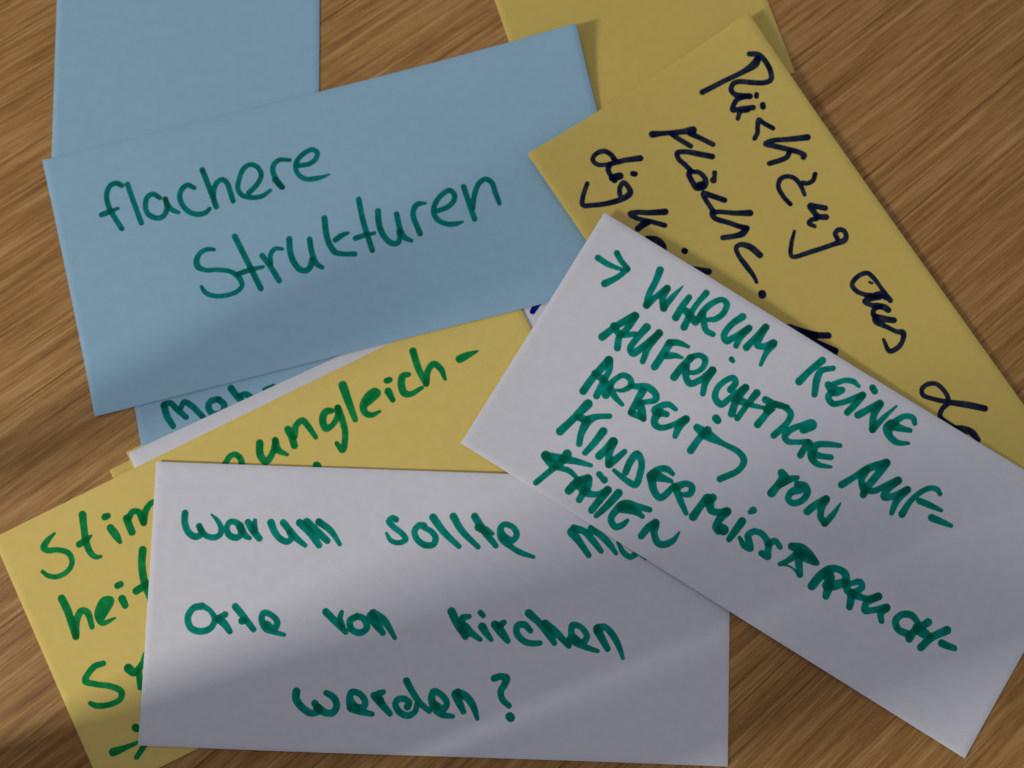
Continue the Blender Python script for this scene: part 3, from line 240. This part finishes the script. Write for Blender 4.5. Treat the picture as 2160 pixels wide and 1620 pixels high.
def build_word(c, paper, ink, strokes, seed):
    h = 0.27; rng = np.random.RandomState(seed)
    SS = [sample_stroke(p) for p in strokes]
    lo = np.min([(s[0] - s[1][:, None]).min(0) for s in SS], 0) - 3 * h
    hi = np.max([(s[0] + s[1][:, None]).max(0) for s in SS], 0) + 3 * h
    lo = np.maximum(lo, 0.15); hi = np.minimum(hi, (c['L'] - 0.15, c['S'] - 0.15))
    nx = int((hi[0] - lo[0]) / h) + 1; ny = int((hi[1] - lo[1]) / h) + 1
    if nx < 3 or ny < 3: return None
    F = np.full((ny, nx), -9.0); D = np.zeros((ny, nx))
    gx = lo[0] + np.arange(nx) * h; gy = lo[1] + np.arange(ny) * h
    for S, R, L in SS:
        a = np.floor((S - R[:, None]).min(0) / 1 - lo) / h - 3; b = ((S + R[:, None]).max(0) - lo) / h + 4
        i0, i1 = int(max(0, a[0])), int(min(nx, b[0])); j0, j1 = int(max(0, a[1])), int(min(ny, b[1]))
        if i1 <= i0 or j1 <= j0: continue
        GX, GY = np.meshgrid(gx[i0:i1], gy[j0:j1]); sh = GX.shape
        P = np.stack([GX.ravel(), GY.ravel()], 1)
        f = np.full(len(P), -9.0); dn = np.zeros(len(P)); w = R.mean() * 2
        for k in range(0, len(P), 4000):
            q = P[k:k + 4000]; d = R[None] - np.sqrt(((q[:, None] - S[None]) ** 2).sum(-1))
            am = d.argmax(1); best = d.max(1); s0 = L[am]
            far = np.abs(L[None] - s0[:, None]) > 2.1 * w
            sec = np.where(far, d, -9).max(1)
            cov = np.clip(best / 0.25, 0, 1); c2 = np.clip(sec / 0.7, 0, 1)
            pool = 0.20 * np.exp(-s0 / (0.8 * w)) + 0.14 * np.exp(-(L[-1] - s0) / (0.5 * w))
            f[k:k + 4000] = best; dn[k:k + 4000] = cov * (1.0 + pool) + 0.4 * c2
        F[j0:j1, i0:i1] = np.maximum(F[j0:j1, i0:i1], f.reshape(sh)); D[j0:j1, i0:i1] += dn.reshape(sh)
    # slight bleeding of the ink into the paper
    F += rng.normal(0, 0.022, F.shape)
    for cells, amp in ((7, 0.16), (3, 0.10)):
        q = rng.normal(0, 1, (ny // cells + 3, nx // cells + 3)); jj = np.arange(ny) / cells; ii = np.arange(nx) / cells
        j0 = jj.astype(int); i0 = ii.astype(int); fj = (jj - j0)[:, None]; fi = (ii - i0)[None]
        fj = fj * fj * (3 - 2 * fj); fi = fi * fi * (3 - 2 * fi)
        D += amp * (D > 0) * ((q[j0][:, i0] * (1 - fi) + q[j0][:, i0 + 1] * fi) * (1 - fj) + (q[j0 + 1][:, i0] * (1 - fi) + q[j0 + 1][:, i0 + 1] * fi) * fj)
    D = np.clip(D, 0.0, 1.75); D = np.where(D > 1, 1 + (D - 1) * 0.95, np.maximum(D, 0.82))
    # wet ink runs together a little inside the outline
    Wt = (F > 0).astype(float); Dp = D * Wt
    def soft(A):
        B = A.copy(); B[1:-1, 1:-1] = (A[1:-1, 1:-1] * 2 + A[:-2, 1:-1] + A[2:, 1:-1] + A[1:-1, :-2] + A[1:-1, 2:]) / 6
        return B
    Wn = Wt
    for _ in range(4): Dp, Wn = soft(Dp), soft(Wn)
    Dp = np.where(Wn > 1e-6, Dp / np.maximum(Wn, 1e-6), 1.0)
    verts = []; dens = []; faces = []; vid = {}
    def vert(key, x, y, d):
        if key not in vid: vid[key] = len(verts); verts.append((x, y)); dens.append(d)
        return vid[key]
    ins = F > 0
    cell = ins[:-1, :-1] | ins[1:, :-1] | ins[:-1, 1:] | ins[1:, 1:]
    for j, i in zip(*np.nonzero(cell)):
        cs = ((j, i), (j + 1, i), (j + 1, i + 1), (j, i + 1)); poly = []
        for k in range(4):
            A, B = cs[k], cs[(k + 1) % 4]; fa, fb = F[A], F[B]
            if fa > 0: poly.append(vert(A, gx[A[1]], gy[A[0]], Dp[A]))
            if (fa > 0) != (fb > 0):
                t = fa / (fa - fb); key = (A, B) if A < B else (B, A)
                I = A if fa > 0 else B
                poly.append(vert(key, gx[A[1]] + t * (gx[B[1]] - gx[A[1]]), gy[A[0]] + t * (gy[B[0]] - gy[A[0]]), Dp[I]))
        if len(poly) > 2: faces.append(tuple(poly))
    if not faces: return None
    vv = np.array(verts); pos = to_obj(c, vv[:, 0], vv[:, 1], 0.03)
    o = link('handwritten_word', pos.tolist(), faces, INK)
    T = np.array(INKT[ink]); d = np.array(dens)[:, None]
    col = np.array(paper)[None] * T[None] ** d
    at = o.data.attributes.new('pigment', 'FLOAT_COLOR', 'POINT')
    at.data.foreach_set('color', np.concatenate([col, np.ones((len(col), 1))], 1).astype(np.float32).ravel())
    return o

build_card('yback', 'yellow', 'blank yellow card at the top edge, lying on the wood behind the other cards')
build_card('bback', 'blue', 'blank light blue card standing upright in the upper left, above the flachere card')
build_card('yslivA', 'yellow', 'yellow card of which only a thin sliver shows, left of the white strip\'s lower corner')
build_card('yslivB', 'yellow', 'yellow card peeking out as a hairline around the tip of the slanted white strip')
build_card('moh', 'blue', 'light blue card starting with Moh in green, mostly under the white strip')
build_card('strip', 'white', 'white card showing only as a narrow slanted strip above the yellow ungleich card')
build_card('stim', 'warm yellow', 'yellow card with green handwriting ending in ungleich-, under the lower white card')
build_card('flach', 'blue', 'large light blue card reading flachere Strukturen in green marker')
build_card('rueck', 'yellow', 'yellow card with dark blue handwriting Rückzug, tilted at the right')
build_card('front', 'white', 'lower white card with green lower-case question ending in werden?')
build_card('right', 'white', 'topmost white card with an arrow and green capitals, tilted at the right')

# ------------------------------------------------------------------ unseen shadow casters added beside the cards, left of and below the frame;
# put in only so their long soft shadows cross the table from the window side
def lathe(name, prof, mat, parent, n=40):
    V = []; F = []
    for r, z in prof:
        for k in range(n):
            a = 2 * math.pi * k / n; V.append((r * MM * math.cos(a), r * MM * math.sin(a), z * MM))
    for j in range(len(prof) - 1):
        for k in range(n):
            k2 = (k + 1) % n; F.append((j * n + k, j * n + k2, (j + 1) * n + k2, (j + 1) * n + k))
    F.append(tuple(range(n))[::-1]); F.append(tuple((len(prof) - 1) * n + k for k in range(n)))
    return link(name, V, F, mat, parent)
def plain(name, col, rough=0.4):
    m = bpy.data.materials.new(name); nt, b, N, L = nodes(m)
    tc = N('ShaderNodeTexCoord'); n = N('ShaderNodeTexNoise'); L(tc.outputs['Object'], n.inputs['Vector']); n.inputs['Scale'].default_value = 60
    L(ramp(nt, n.outputs[0], [(0.3, tuple(c * .85 for c in col)), (0.7, col)]), b.inputs['Base Color']); b.inputs['Roughness'].default_value = rough
    return m
dark = plain('dark_plastic', (0.05, 0.05, 0.055)); grey = plain('grey_plastic', (0.12, 0.12, 0.13)); green = plain('green_plastic', (0.01, 0.16, 0.10))
def thing(name, x, y, label, cat):
    e = bpy.data.objects.new(name, None); sc.collection.objects.link(e); e.location = (x * MM, y * MM, 0.0)
    e['label'] = label; e['category'] = cat; e.empty_display_size = 0.02; return e
def marker(x, y, label, r, h, barrel, tint):  # pen shape added out of frame to throw a soft shadow band
    b = thing('pen_shadow_caster', x, y, label, 'shadow caster')
    lathe('pen_caster_barrel', [(r - .5, 0), (r, 1), (r, h * .7)], barrel, b, 24)
    lathe('pen_caster_cap', [(r + 1, h * .7 + .3), (r + 1, h - 3), (r - 1, h)], tint, b, 24)
b = thing('bottle_shadow_caster', -232, -137, 'slim dark bottle-shaped shadow caster added out of view left of the cards', 'bottle')  # added out of frame only for the shadow band it casts
lathe('bottle_caster_body', [(18, 0), (19, 3), (19, 190), (13, 205), (9, 214), (9, 222)], dark, b)
lathe('bottle_caster_cap', [(10, 223), (10, 238), (8, 240)], grey, b)
marker(-300, -52, 'thin dark pen-shaped shadow caster added out of view farthest left of the cards', 6.5, 190, dark, green)
marker(-170, -138, 'thick dark pen-shaped shadow caster with green cap, added out of view just below the lower left yellow card', 14, 205, dark, green)
marker(-92, -143, 'grey pen-shaped shadow caster added out of view below the lower white card', 15, 175, grey, green)

sc.render.engine = 'CYCLES'
